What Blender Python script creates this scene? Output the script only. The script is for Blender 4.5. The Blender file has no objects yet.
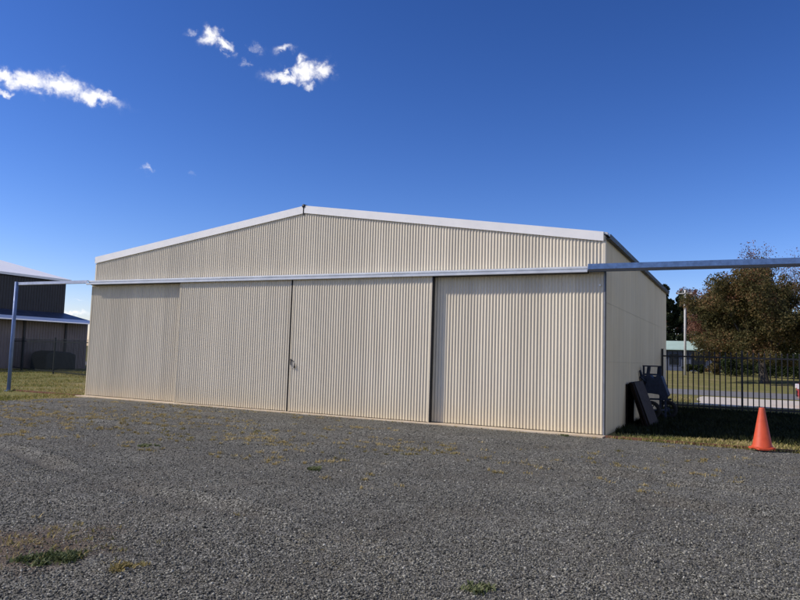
import bpy, bmesh, math, random
import numpy as np
from mathutils import Vector, Matrix
random.seed(4); RNG = np.random.default_rng(11)
S = bpy.context.scene
COL = S.collection
PI = math.pi

# ------------------------------------------------------------------ helpers
class MB:
    """collects faces, then links them as ONE mesh object"""
    def __init__(self): self.v = []; self.f = []
    def add(self, vs, fs):
        n = len(self.v); self.v += [tuple(p) for p in vs]; self.f += [tuple(i + n for i in q) for q in fs]
    def box(self, x0, x1, y0, y1, z0, z1):
        self.add([(x0,y0,z0),(x1,y0,z0),(x1,y1,z0),(x0,y1,z0),(x0,y0,z1),(x1,y0,z1),(x1,y1,z1),(x0,y1,z1)],
                 [(0,3,2,1),(4,5,6,7),(0,1,5,4),(1,2,6,5),(2,3,7,6),(3,0,4,7)])
    def bar(self, a, b, w, h=None):
        """square bar from a to b"""
        a = Vector(a); b = Vector(b); h = h or w
        d = (b - a).normalized(); up = Vector((0,0,1)) if abs(d.z) < .95 else Vector((0,1,0))
        s = d.cross(up).normalized() * (w/2); t = s.cross(d).normalized() * (h/2)
        self.add([a-s-t, a+s-t, a+s+t, a-s+t, b-s-t, b+s-t, b+s+t, b-s+t],
                 [(0,1,2,3),(7,6,5,4),(0,4,5,1),(1,5,6,2),(2,6,7,3),(3,7,4,0)])
    def tube(self, pts, radii, n=8, cap=True):
        pts = [Vector(p) for p in pts]
        if not hasattr(radii, '__len__'): radii = [radii] * len(pts)
        rings = []
        for i, p in enumerate(pts):
            d = (pts[min(i+1, len(pts)-1)] - pts[max(i-1, 0)]).normalized()
            up = Vector((0,0,1)) if abs(d.z) < .9 else Vector((1,0,0))
            s = d.cross(up).normalized(); t = s.cross(d)
            rings.append([p + (s*math.cos(2*PI*k/n) + t*math.sin(2*PI*k/n)) * radii[i] for k in range(n)])
        vs = [q for r in rings for q in r]; fs = []
        for i in range(len(pts)-1):
            for k in range(n):
                fs.append((i*n+k, i*n+(k+1)%n, (i+1)*n+(k+1)%n, (i+1)*n+k))
        if cap: fs += [tuple(range(n))[::-1], tuple((len(pts)-1)*n + k for k in range(n))]
        self.add(vs, fs)
    def prism(self, prof, a, b, axis='x'):
        """closed profile (list of 2D points) swept from a to b along an axis"""
        n = len(prof)
        def P(t, p):
            return (t, p[0], p[1]) if axis == 'x' else ((p[0], t, p[1]) if axis == 'y' else (p[0], p[1], t))
        vs = [P(a, p) for p in prof] + [P(b, p) for p in prof]
        fs = [(i, (i+1)%n, n+(i+1)%n, n+i) for i in range(n)] + [tuple(range(n))[::-1], tuple(range(n, 2*n))]
        self.add(vs, fs)
    def lathe(self, prof, c=(0,0,0), n=32):
        vs = []; m = len(prof)
        for k in range(n):
            a = 2*PI*k/n
            vs += [(c[0]+r*math.cos(a), c[1]+r*math.sin(a), c[2]+z) for r, z in prof]
        fs = [(k*m+i, ((k+1)%n)*m+i, ((k+1)%n)*m+i+1, k*m+i+1) for k in range(n) for i in range(m-1)]
        self.add(vs, fs)
    def disc_x(self, c, r, t, n=20, r_in=0):
        """wheel-like ring with its axle along x (axis 0)"""
        vs = []; prof = [(r_in, -t/2), (r*.93, -t/2), (r, -t*.3), (r, t*.3), (r*.93, t/2), (r_in, t/2)]
        m = len(prof)
        for k in range(n):
            a = 2*PI*k/n
            vs += [(c[0]+q, c[1]+p*math.cos(a), c[2]+p*math.sin(a)) for p, q in prof]
        fs = [(k*m+i, ((k+1)%n)*m+i, ((k+1)%n)*m+(i+1)%m, k*m+(i+1)%m) for k in range(n) for i in range(m)]
        self.add(vs, fs)
    def build(self, name, mat, parent=None, smooth=False, bevel=0):
        me = bpy.data.meshes.new(name); me.from_pydata(self.v, [], self.f); me.validate()
        bm = bmesh.new(); bm.from_mesh(me); bmesh.ops.recalc_face_normals(bm, faces=bm.faces); bm.to_mesh(me); bm.free()
        return link(name, me, mat, parent, smooth, bevel)

def link(name, me, mat, parent=None, smooth=False, bevel=0):
    o = bpy.data.objects.new(name, me); COL.objects.link(o)
    if mat: me.materials.append(mat)
    if smooth: me.polygons.foreach_set('use_smooth', [True]*len(me.polygons))
    if bevel:
        b = o.modifiers.new('edge', 'BEVEL'); b.width = bevel; b.segments = 2; b.limit_method = 'ANGLE'
    if parent: o.parent = parent; o.matrix_parent_inverse = Matrix.Translation(-Vector(parent.location)) if parent.location.length else Matrix()
    return o

def np_mesh(name, verts, faces, mat, parent=None, smooth=False):
    """verts (n,3); faces (m,k) all with the same k"""
    verts = np.asarray(verts, np.float32); faces = np.asarray(faces, np.int32)
    me = bpy.data.meshes.new(name); k = faces.shape[1]
    me.vertices.add(len(verts)); me.vertices.foreach_set('co', verts.ravel())
    me.loops.add(faces.size); me.loops.foreach_set('vertex_index', faces.ravel())
    me.polygons.add(len(faces)); me.polygons.foreach_set('loop_start', np.arange(0, faces.size, k, dtype=np.int32))
    me.update(calc_edges=True); me.validate()
    return link(name, me, mat, parent, smooth)

def tag(o, label=None, cat=None, group=None, kind=None):
    if label: o['label'] = label
    if cat: o['category'] = cat
    if group: o['group'] = group
    if kind: o['kind'] = kind
    return o

def empty(name, loc, label, cat, group=None):
    o = bpy.data.objects.new(name, None); COL.objects.link(o); o.location = loc
    return tag(o, label, cat, group)

# ------------------------------------------------------------------ materials
class NT:
    def __init__(self, name):
        self.m = bpy.data.materials.new(name); self.m.use_nodes = True
        self.t = self.m.node_tree; self.n = self.t.nodes; self.b = self.n['Principled BSDF']
    def node(self, kind, **kw):
        x = self.n.new(kind)
        for k, v in kw.items():
            if k in x.inputs: x.inputs[k].default_value = v
            else: setattr(x, k, v)
        return x
    def l(self, a, b): self.t.links.new(a, b)
    def coord(self, scale=None):
        tc = self.node('ShaderNodeTexCoord'); 
        if scale is None: return tc.outputs['Object']
        mp = self.node('ShaderNodeMapping'); mp.inputs['Scale'].default_value = scale; self.l(tc.outputs['Object'], mp.inputs['Vector']); return mp.outputs['Vector']
    def noise(self, scale, detail=6, rough=.6, vec=None, dist=0):
        x = self.node('ShaderNodeTexNoise', Scale=scale, Detail=detail, Roughness=rough, Distortion=dist)
        self.l(vec or self.coord(), x.inputs['Vector']); return x.outputs['Fac']
    def ramp(self, fac, stops, interp='LINEAR'):
        r = self.node('ShaderNodeValToRGB'); cr = r.color_ramp; cr.interpolation = interp
        while len(cr.elements) < len(stops): cr.elements.new(.5)
        for e, (p, c) in zip(cr.elements, stops):
            e.position = p; e.color = (*c, 1) if hasattr(c, '__len__') else (c, c, c, 1)
        self.l(fac, r.inputs['Fac']); return r.outputs['Color']
    def mix(self, fac, a, b, mode='MIX'):
        x = self.node('ShaderNodeMix', data_type='RGBA', blend_type=mode)
        for s, i in ((fac, 0), (a, 6), (b, 7)):
            if hasattr(s, 'is_output'): self.l(s, x.inputs[i])
            else: x.inputs[i].default_value = s if not hasattr(s, '__len__') else (*s, 1)
        return x.outputs[2]
    def math(self, op, a, b=0):
        x = self.node('ShaderNodeMath', operation=op)
        for i, s in enumerate((a, b)):
            if hasattr(s, 'is_output'): self.l(s, x.inputs[i])
            else: x.inputs[i].default_value = s
        return x.outputs[0]
    def bump(self, h, strength=.3, dist=.01):
        x = self.node('ShaderNodeBump', Strength=strength, Distance=dist); self.l(h, x.inputs['Height']); self.l(x.outputs['Normal'], self.b.inputs['Normal'])
    def set(self, color=None, rough=.6, metal=0, spec=.5):
        if color is not None:
            if hasattr(color, 'is_output'): self.l(color, self.b.inputs['Base Color'])
            else: self.b.inputs['Base Color'].default_value = (*color, 1)
        if hasattr(rough, 'is_output'): self.l(rough, self.b.inputs['Roughness'])
        else: self.b.inputs['Roughness'].default_value = rough
        self.b.inputs['Metallic'].default_value = metal; self.b.inputs['Specular IOR Level'].default_value = spec
        return self.m

def painted(name, col, rough=.5, metal=0., var=.18, scale=3., spec=.4):
    k = NT(name); n = k.noise(scale, 8, .65)
    c = k.ramp(n, [(.25, [x*(1-var) for x in col]), (.75, [min(1, x*(1+var)) for x in col])])
    r = k.ramp(k.noise(scale*4, 4), [(.3, rough*.8), (.7, min(1, rough*1.25))])
    return k.set(c, r, metal, spec)

def cladding_material(name, col, dust_h=.5, dust=.42, spec=.35):
    k = NT(name)
    geo = k.node('ShaderNodeNewGeometry'); sep = k.node('ShaderNodeSeparateXYZ'); k.l(geo.outputs['Position'], sep.inputs[0])
    pos = geo.outputs['Position']
    stretch = k.node('ShaderNodeMapping'); stretch.inputs['Scale'].default_value = (2.2, 2.2, .12); k.l(pos, stretch.inputs['Vector'])
    streak = k.noise(2.0, 6, .7, stretch.outputs[0])
    base = k.ramp(streak, [(.3, [x*.87 for x in col]), (.7, [x*1.06 for x in col])])
    # every sheet has weathered a little differently
    wn_ = k.node('ShaderNodeTexWhiteNoise', noise_dimensions='1D'); k.l(k.math('FLOOR', k.math('DIVIDE', k.math('ADD', sep.outputs['X'], sep.outputs['Y']), .762)), wn_.inputs['W'])
    base = k.mix(1., base, k.ramp(wn_.outputs['Value'], [(0., .93), (1., 1.03)]), 'MULTIPLY')
    blot = k.noise(.9, 5, .6, pos)
    base = k.mix(k.ramp(blot, [(.45, 0.), (.75, .18)]), base, [col[0]*.8, col[1]*.76, col[2]*.7])
    # splashed yellow dust along the foot of the sheets
    up = k.math('ADD', sep.outputs['Z'], k.math('MULTIPLY', k.math('SUBTRACT', k.noise(1.6, 6, .7, pos), .5), .5))
    d = k.ramp(k.math('DIVIDE', up, dust_h*2), [(0., dust), (.22, dust*.62), (.6, dust*.16), (1., 0.)])
    base = k.mix(d, base, (.62, .50, .28))
    return k.set(base, k.ramp(blot, [(.3, .42), (.7, .6)]), 0, spec)

CREAM = (.73, .652, .495)
M = {}
M['clad'] = cladding_material('cream_corrugated_steel', CREAM)
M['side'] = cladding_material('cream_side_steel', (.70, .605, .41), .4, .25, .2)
M['barge'] = painted('white_flashing', (.84, .82, .77), .42, 0, .06, 1.5)
M['pelmet'] = painted('zinc_flashing', (.56, .58, .59), .45, .25, .12, 2.5)
M['galv_blue'] = painted('blue_beam_steel', (.095, .17, .33), .4, .25, .35, 9)
M['galv'] = painted('grey_galvanised_steel', (.42, .45, .52), .45, .5, .2, 5)
M['post_blue'] = painted('blue_post_paint', (.12, .19, .38), .45, .1, .2, 4)
M['roof'] = painted('roof_sheet', (.55, .55, .54), .45, .2, .1, 1)
M['gutter'] = painted('dark_gutter', (.025, .027, .03), .5, 0, .2, 4)
M['dark'] = painted('dark_steel_and_shade', (.02, .02, .022), .6, 0, .3, 6)
M['inside'] = painted('dim_interior', (.10, .095, .09), .9, 0, .2, 2)
M['frame'] = painted('grey_frame_steel', (.25, .26, .28), .5, .2, .2, 5)
M['rust'] = painted('rusty_rail', (.17, .075, .04), .85, 0, .45, 9)
M['black'] = painted('black_fence_paint', (.012, .012, .014), .45, 0, .2, 6)
M['green_fence'] = painted('dark_green_fence_paint', (.010, .016, .017), .5, 0, .2, 6)

def concrete_mat():
    k = NT('dusty_concrete'); n = k.noise(9, 9, .7); big = k.noise(1.3, 5)
    c = k.ramp(n, [(.25, (.40, .31, .20)), (.5, (.56, .46, .32)), (.8, (.66, .58, .45))])
    c = k.mix(k.ramp(big, [(.5, 0.), (.75, .5)]), c, (.40, .26, .14))
    k.bump(n, .4, .01); return k.set(c, .9)
M['concrete'] = concrete_mat()

def gravel_mat():
    k = NT('crushed_gravel'); co = k.coord()
    v = k.node('ShaderNodeTexVoronoi', Scale=60.); k.l(co, v.inputs['Vector'])
    v2 = k.node('ShaderNodeTexVoronoi', Scale=105.); k.l(co, v2.inputs['Vector'])
    sep = k.node('ShaderNodeSeparateColor'); k.l(v.outputs['Color'], sep.inputs[0])
    sep2 = k.node('ShaderNodeSeparateColor'); k.l(v2.outputs['Color'], sep2.inputs[0])
    r = k.math('ADD', k.math('MULTIPLY', sep.outputs[0], .65), k.math('MULTIPLY', sep2.outputs[1], .35))
    c = k.ramp(r, [(.12, (.034, .032, .026)), (.45, (.118, .114, .092)), (.72, (.225, .217, .177)), (.95, (.44, .425, .35))])
    fine = k.noise(8, 8, .7); big = k.noise(.35, 5, .6); mid = k.noise(1.1, 6, .65)
    # finer, dustier places and the dry weeds creeping through
    c = k.mix(k.ramp(mid, [(.46, 0.), (.70, .6)]), c, (.150, .132, .098))
    at = k.node('ShaderNodeAttribute', attribute_name='rut'); c = k.mix(k.math('MULTIPLY', at.outputs['Fac'], .6), c, (.055, .05, .043))
    weed = k.math('MULTIPLY', k.ramp(fine, [(.56, 0.), (.68, 1.)]), k.ramp(big, [(.54, 0.), (.68, .75)]))
    c = k.mix(weed, c, (.22, .175, .075))
    # bare soil spot showing through, with dry brown litter
    vd = k.node('ShaderNodeVectorMath', operation='DISTANCE'); k.l(co, vd.inputs[0]); vd.inputs[1].default_value = (13.75, -11.75, .05)
    sp = k.math('ADD', vd.outputs['Value'], k.math('MULTIPLY', k.math('SUBTRACT', k.noise(3.2, 6, .65), .5), 1.3))
    c = k.mix(k.ramp(sp, [(.3, .85), (.8, 0.)]), c, k.ramp(fine, [(.3, (.075, .052, .035)), (.7, (.22, .155, .095))]))
    soft = k.ramp(k.noise(.8, 4), [(.4, .82), (.62, 1.06)])
    c = k.mix(1., c, soft, 'MULTIPLY')
    h = k.math('ADD', k.math('MULTIPLY', k.math('SUBTRACT', 1, v.outputs['Distance']), 1.), k.math('MULTIPLY', sep.outputs[1], .6))
    k.bump(h, .9, .012); return k.set(c, .85, 0, .25)
M['gravel'] = gravel_mat()

def stone_mat():
    k = NT('gravel_stone'); g = k.node('ShaderNodeNewGeometry')
    c = k.ramp(g.outputs['Random Per Island'], [(0., (.030, .029, .024)), (.35, (.109, .103, .080)), (.75, (.215, .204, .160)), (.95, (.35, .335, .265)), (1., (.50, .48, .40))])
    return k.set(c, .82, 0, .25)
M['stone'] = stone_mat()

def ground_mat():
    k = NT('lawn_soil'); n = k.noise(3.5, 9, .7); b = k.noise(.35, 6, .65); d = k.noise(.06, 3)
    c = k.ramp(n, [(.28, (.085, .09, .028)), (.48, (.18, .165, .052)), (.66, (.28, .23, .095)), (.85, (.38, .30, .16))])
    c = k.mix(k.ramp(b, [(.5, 0.), (.68, .75)]), c, (.32, .24, .125))
    c = k.mix(k.ramp(d, [(.4, 0.), (.7, .5)]), c, (.13, .155, .042))
    k.bump(k.noise(14, 6, .7), .8, .04); return k.set(c, .95, 0, .15)
M['ground'] = ground_mat()

def blades_mat(name, stops):
    k = NT(name); g = k.node('ShaderNodeNewGeometry')
    r = k.math('ADD', k.math('MULTIPLY', g.outputs['Random Per Island'], .5), k.math('MULTIPLY', k.ramp(k.noise(.45, 5, .65, g.outputs['Position']), [(.36, 0.), (.64, 1.)]), .5))
    c = k.ramp(r, stops)
    k.set(c, .7, 0, .2)
    tr = k.node('ShaderNodeBsdfTranslucent'); k.l(c, tr.inputs['Color'])
    mx = k.node('ShaderNodeMixShader'); mx.inputs[0].default_value = .3
    k.l(k.b.outputs[0], mx.inputs[1]); k.l(tr.outputs[0], mx.inputs[2]); k.l(mx.outputs[0], k.n['Material Output'].inputs['Surface'])
    return k.m
M['grass'] = blades_mat('lawn_blades', [(.12, (.12, .14, .03)), (.4, (.23, .225, .06)), (.6, (.37, .31, .11)), (.85, (.52, .41, .20))])
M['grass_shade'] = blades_mat('painted_shade_blades', [(.2, (.008, .013, .005)), (.5, (.017, .024, .008)), (.85, (.035, .04, .014))])  # blade colour darkened to paint the shed's shade onto the grass
M['dry'] = blades_mat('dry_weed_blades', [(.08, (.15, .15, .05)), (.4, (.36, .28, .105)), (.8, (.56, .44, .21))])
M['weed'] = blades_mat('green_weed_blades', [(.1, (.06, .085, .028)), (.4, (.14, .165, .065)), (.7, (.24, .25, .12)), (.9, (.38, .34, .20))])
M['leaf_olive'] = blades_mat('olive_autumn_leaves', [(.12, (.042, .044, .016)), (.42, (.092, .086, .030)), (.66, (.155, .118, .044)), (.84, (.21, .118, .052)), (.96, (.30, .15, .08))])
M['leaf_brown'] = blades_mat('brown_autumn_leaves', [(.12, (.07, .034, .02)), (.45, (.16, .07, .04)), (.8, (.27, .135, .085))])
M['leaf_dark'] = blades_mat('dark_conifer_needles', [(.2, (.012, .02, .009)), (.5, (.03, .045, .02)), (.85, (.07, .075, .03))])
M['leaf_green'] = blades_mat('green_shrub_leaves', [(.2, (.014, .028, .008)), (.5, (.032, .052, .016)), (.85, (.075, .088, .028))])

def bark_mat():
    k = NT('bark'); n = k.noise(7, 8, .7, k.coord((3, 3, .6)))
    k.bump(n, .6, .02); return k.set(k.ramp(n, [(.3, (.028, .022, .017)), (.7, (.095, .078, .062))]), .9)
M['bark'] = bark_mat()

# ------------------------------------------------------------------ camera
FPX = 691.33; YAW, PITCH, ROLL = -.4641, .0799, .0315
F = Vector((math.sin(YAW)*math.cos(PITCH), math.cos(YAW)*math.cos(PITCH), math.sin(PITCH)))
R0 = Vector((math.cos(YAW), -math.sin(YAW), 0)); U0 = R0.cross(F)
RR = R0*math.cos(ROLL) + U0*math.sin(ROLL); UU = U0*math.cos(ROLL) - R0*math.sin(ROLL)
cam = bpy.data.cameras.new('camera'); co = bpy.data.objects.new('camera', cam); COL.objects.link(co)
mw = Matrix((RR, UU, -F)).transposed().to_4x4(); mw.translation = Vector((18.6552, -15.3868, 1.6)); co.matrix_world = mw
cam.sensor_width = 36; cam.lens = FPX/800*36; cam.clip_end = 5000; cam.clip_start = .05
S.camera = co

# ------------------------------------------------------------------ sun and sky
AZ, EL = math.radians(31), math.radians(38.5)      # light travels along +x, turned AZ into the facade
LD = Vector((math.cos(EL)*math.cos(AZ), math.cos(EL)*math.sin(AZ), -math.sin(EL)))
sun = bpy.data.lights.new('sun', 'SUN'); sun.energy = 3.8; sun.angle = math.radians(.5); sun.color = (1., .92, .83)
so = bpy.data.objects.new('sun', sun); COL.objects.link(so); so.rotation_euler = LD.to_track_quat('-Z', 'Y').to_euler(); so.location = (-30, -30, 40)

W = bpy.data.worlds.new('World'); S.world = W; W.use_nodes = True
wt = W.node_tree; wn = wt.nodes; bg = wn['Background']; bg.inputs['Strength'].default_value = .10
sky = wn.new('ShaderNodeTexSky'); sky.sky_type = 'NISHITA'; sky.sun_disc = False; sky.sun_elevation = EL
sky.sun_rotation = math.atan2(-LD.x, -LD.y); sky.altitude = 700; sky.air_density = 1.; sky.dust_density = .35; sky.ozone_density = 3.
# small fair-weather clouds, fixed to directions of the sky: (azimuth, elevation, half width, half height, tilt) in degrees, density
CLOUDS = [
 (-56.17,18.76,2.0,.62,3,1.),(-53.84,18.80,1.9,.75,-2,1.),(-51.39,18.47,1.8,.5,-6,1.),(-57.38,17.69,.5,.27,12,.8),(-57.59,18.73,1.,.4,12,1.),
 (-42.95,24.14,.62,.8,-49,1.),(-41.88,23.57,1.0,.42,-36,1.),(-39.45,23.72,.74,.52,-3,.5),(-40.12,22.48,.45,.38,7,.45),
 (-36.88,21.85,1.54,.5,0,1.),(-35.24,22.37,1.25,.72,24,1.),(-33.83,22.62,.95,.7,23,1.),(-35.61,23.08,.44,.67,-35,.9),(-35.20,21.47,.78,.33,5,.7),
 (-37.07,23.90,.8,.34,13,.7),(-44.54,24.34,.38,.36,9,.5),(-47.24,13.76,.65,.29,-2,.5),(-43.91,13.75,.36,.28,6,.32),(-51.9,2.35,1.2,.24,-1,.85),(-51.61,3.3,.7,.16,4,.42)]
def wm(op, a, b=0., c=None):
    x = wn.new('ShaderNodeMath'); x.operation = op
    for i, s in enumerate((a, b) if c is None else (a, b, c)):
        if hasattr(s, 'is_output'): wt.links.new(s, x.inputs[i])
        else: x.inputs[i].default_value = s
    return x.outputs[0]
tc = wn.new('ShaderNodeTexCoord'); D = tc.outputs['Generated']
def wnoise(scale, detail, rough):
    n = wn.new('ShaderNodeTexNoise'); n.inputs['Scale'].default_value = scale; n.inputs['Detail'].default_value = detail; n.inputs['Roughness'].default_value = rough
    n.inputs['Distortion'].default_value = .3
    wt.links.new(D, n.inputs['Vector']); return n
warp = wnoise(55, 5, .6)
wv = wn.new('ShaderNodeVectorMath'); wv.operation = 'MULTIPLY_ADD'; wt.links.new(warp.outputs['Color'], wv.inputs[0]); wv.inputs[1].default_value = (.034,)*3
sub = wn.new('ShaderNodeVectorMath'); sub.operation = 'SUBTRACT'; wt.links.new(D, sub.inputs[0]); sub.inputs[1].default_value = (.017,)*3
wt.links.new(sub.outputs[0], wv.inputs[2]); DV = wv.outputs[0]
def dot(v):
    x = wn.new('ShaderNodeVectorMath'); x.operation = 'DOT_PRODUCT'; wt.links.new(DV, x.inputs[0]); x.inputs[1].default_value = v; return x.outputs['Value']
tot = None
for az, el, a, b, t, k in CLOUDS:
    A, E, T = map(math.radians, (az, el, t))
    c = Vector((math.sin(A)*math.cos(E), math.cos(A)*math.cos(E), math.sin(E)))
    h = Vector((math.cos(A), -math.sin(A), 0)); v = h.cross(c)
    ax = (h*math.cos(T) + v*math.sin(T)) / math.radians(a); ay = (v*math.cos(T) - h*math.sin(T)) / math.radians(b)
    u_ = wm('SUBTRACT', dot(ax), ax.dot(c)); v_ = wm('SUBTRACT', dot(ay), ay.dot(c))
    r2 = wm('ADD', wm('MULTIPLY', u_, u_), wm('MULTIPLY', v_, v_))
    front = wm('GREATER_THAN', dot(c), .5)
    m = wm('MULTIPLY', wm('MULTIPLY', wm('EXPONENT', wm('MULTIPLY', r2, -1.0)), k), front)
    tot = m if tot is None else wm('MAXIMUM', tot, m)
fn = wnoise(95, 9, .68)
al = wm('ADD', tot, wm('MULTIPLY', wm('SUBTRACT', fn.outputs['Fac'], .5), 1.25))
soft = wnoise(38, 6, .6)
hm = wn.new('ShaderNodeMapRange'); hm.interpolation_type = 'SMOOTHSTEP'; hm.inputs['From Min'].default_value = .05; hm.inputs['From Max'].default_value = 1.0
wt.links.new(wm('ADD', tot, wm('MULTIPLY', wm('SUBTRACT', soft.outputs['Fac'], .52), 1.3)), hm.inputs['Value'])
gate = wm('MULTIPLY', wm('SUBTRACT', tot, .03), 3.); gate = wm('MINIMUM', wm('MAXIMUM', gate, 0.), 1.)
mr = wn.new('ShaderNodeMapRange'); mr.interpolation_type = 'SMOOTHSTEP'; mr.inputs['From Min'].default_value = .26; mr.inputs['From Max'].default_value = 1.35
wt.links.new(al, mr.inputs['Value'])
alpha = wm('MULTIPLY', wm('MINIMUM', wm('ADD', wm('MULTIPLY', mr.outputs[0], .9), wm('MULTIPLY', hm.outputs[0], .38)), 1.), gate)
hs = wn.new('ShaderNodeHueSaturation'); hs.inputs['Saturation'].default_value = 1.2; wt.links.new(sky.outputs[0], hs.inputs['Color'])
# deep dry autumn blue: steeper falloff away from the sun
def wv3(op, a, v):
    x = wn.new('ShaderNodeVectorMath'); x.operation = op; wt.links.new(a, x.inputs[0]); x.inputs[1].default_value = v; return x.outputs[0]
gm = wn.new('ShaderNodeGamma'); gm.inputs['Gamma'].default_value = 1.35
wt.links.new(wv3('MULTIPLY', hs.outputs[0], (.1, .1, .1)), gm.inputs['Color'])
blue = wv3('MULTIPLY', gm.outputs[0], (16.8, 13.9, 16.6))
# unseen broken cumulus, added over the eastern sky to brighten the shaded wall
fill_cloud = wnoise(3.4, 8, .6)
side = wn.new('ShaderNodeVectorMath'); side.operation = 'DOT_PRODUCT'; wt.links.new(D, side.inputs[0]); side.inputs[1].default_value = (.94, -.34, 0)
sg = wn.new('ShaderNodeMapRange'); sg.interpolation_type = 'SMOOTHSTEP'; sg.inputs['From Min'].default_value = .22; sg.inputs['From Max'].default_value = .55; wt.links.new(side.outputs['Value'], sg.inputs['Value'])
cg = wn.new('ShaderNodeMapRange'); cg.interpolation_type = 'SMOOTHSTEP'; cg.inputs['From Min'].default_value = .47; cg.inputs['From Max'].default_value = .62; wt.links.new(fill_cloud.outputs['Fac'], cg.inputs['Value'])
alpha = wm('MAXIMUM', alpha, wm('MULTIPLY', wm('MULTIPLY', sg.outputs[0], .9), cg.outputs[0]))
mixc = wn.new('ShaderNodeMix'); mixc.data_type = 'RGBA'; wt.links.new(alpha, mixc.inputs[0]); wt.links.new(blue, mixc.inputs[6]); mixc.inputs[7].default_value = (10.5, 10.4, 10.6, 1)
wt.links.new(mixc.outputs[2], bg.inputs['Color'])

vs = S.view_settings; S.display_settings.display_device = 'sRGB'; vs.view_transform = 'Standard'; vs.look = 'None'; vs.gamma = 1; vs.exposure = 0.1; vs.use_curve_mapping = False
S.cycles.max_bounces = 6; S.cycles.transparent_max_bounces = 8

# ------------------------------------------------------------------ ground
def rise(y): 
    t = np.clip((np.asarray(y, float)-36)/42, 0, 1); return .85*t*t*(3-2*t)
def grid(xs, ys, zf, name, mat, kind='structure'):
    X, Y = np.meshgrid(xs, ys); Z = zf(X, Y); n = len(xs); m = len(ys)
    v = np.stack([X.ravel(), Y.ravel(), Z.ravel()], 1)
    i = (np.arange(m-1)[:, None]*n + np.arange(n-1)[None]).ravel()
    o = np_mesh(name, v, np.stack([i, i+1, i+n+1, i+n], 1), mat, smooth=True); tag(o, kind=kind); return o
xs = np.unique(np.concatenate([np.linspace(-2500, -60, 14), np.linspace(-60, 80, 141), np.linspace(80, 2500, 14)]))
ys = np.unique(np.concatenate([np.linspace(-1500, -40, 10), np.linspace(-40, 130, 171), np.linspace(130, 3000, 14)]))
ground = grid(xs, ys, lambda X, Y: rise(Y) - .15*np.clip((X-1.5)/3, 0, 1)*np.clip((40-X)/3, 0, 1)*np.clip((-Y-1.5)/3, 0, 1)*np.clip((Y+31)/3, 0, 1), 'ground', M['ground'])

def vnoise(x, y, f, seed):
    r = np.random.default_rng(seed); z = 0
    for k in range(5):
        a = r.uniform(0, 2*PI); p = r.uniform(0, 2*PI); q = f*(.6+.9*r.random())
        z = z + np.sin((x*np.cos(a)+y*np.sin(a))*q + p)
    return z/5
GX0, GX1, GY0, GY1 = .25, 44., -34., -.22
def gravel_left(y): return GX0 + .28*vnoise(y, y*0, 2.1, 5) + .12*vnoise(y, y*0, 9, 6) + .25*np.exp(-((y+.5)/.7)**2)*.8
def gravel_back(x): return np.where(x < 16.1, -.05, GY1 + .05*vnoise(x, x*0, 4, 8) - .03)
def rut_mask(X, Y):
    m = 0
    for y0, sl, ph, w in ((3.3, .10, 0., .13), (5.0, .10, .4, .13), (7.4, .16, 2., .12), (2.3, .05, 3., .10)):
        m = np.maximum(m, np.exp(-((Y + y0 + sl*X + .35*np.sin(X*.45+ph))/w)**2) * np.clip(vnoise(X, Y, 1.1, int(y0*10))*2+.55, 0, 1))
    return m
def gravel_z(X, Y):
    e = np.clip(np.minimum(np.minimum(X-.3, 43-X), np.minimum(-Y-.3, Y+33))/1.6, 0, 1)
    ruts = .022*vnoise(X, Y, 1.3, 3) + .016*vnoise(X, Y, 3.2, 4) + .010*vnoise(X, Y, 6.5, 9)
    track = -.075*rut_mask(X, Y) + .035*rut_mask(X, Y-.28)
    return .006 + e*(.05 + ruts + track)
xs = np.concatenate([np.linspace(0, 1, 241)]); n_u, n_v = 520, 460
U, V = np.meshgrid(np.linspace(0, 1, n_u), np.linspace(0, 1, n_v))
Yg = GY0 + (GY1+.0-GY0)*V; L = gravel_left(Yg); Xg = L + (GX1-L)*U
Yg = Yg + (gravel_back(Xg) - GY1)*np.clip((V-.9)/.1, 0, 1)
i = (np.arange(n_v-1)[:, None]*n_u + np.arange(n_u-1)[None]).ravel()
gv = np_mesh('gravel_yard', np.stack([Xg.ravel(), Yg.ravel(), gravel_z(Xg, Yg).ravel()], 1), np.stack([i, i+1, i+n_u+1, i+n_u], 1), M['gravel'], smooth=True)
tag(gv, kind='structure')
at = gv.data.attributes.new('rut', 'FLOAT', 'POINT'); at.data.foreach_set('value', rut_mask(Xg, Yg).ravel().astype(np.float32))

# camera-independent test for «in the yard in front of the viewer», wide enough for a step aside
CX, CY = 18.6552, -15.3868
def in_view(x, y, spread=.72):
    dx, dy = x-CX, y-CY; d = dx*math.sin(YAW)+dy*math.cos(YAW); s = dx*math.cos(YAW)-dy*math.sin(YAW)
    return (d > 2.6) & (np.abs(s) < spread*d + 1.2), d

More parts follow.
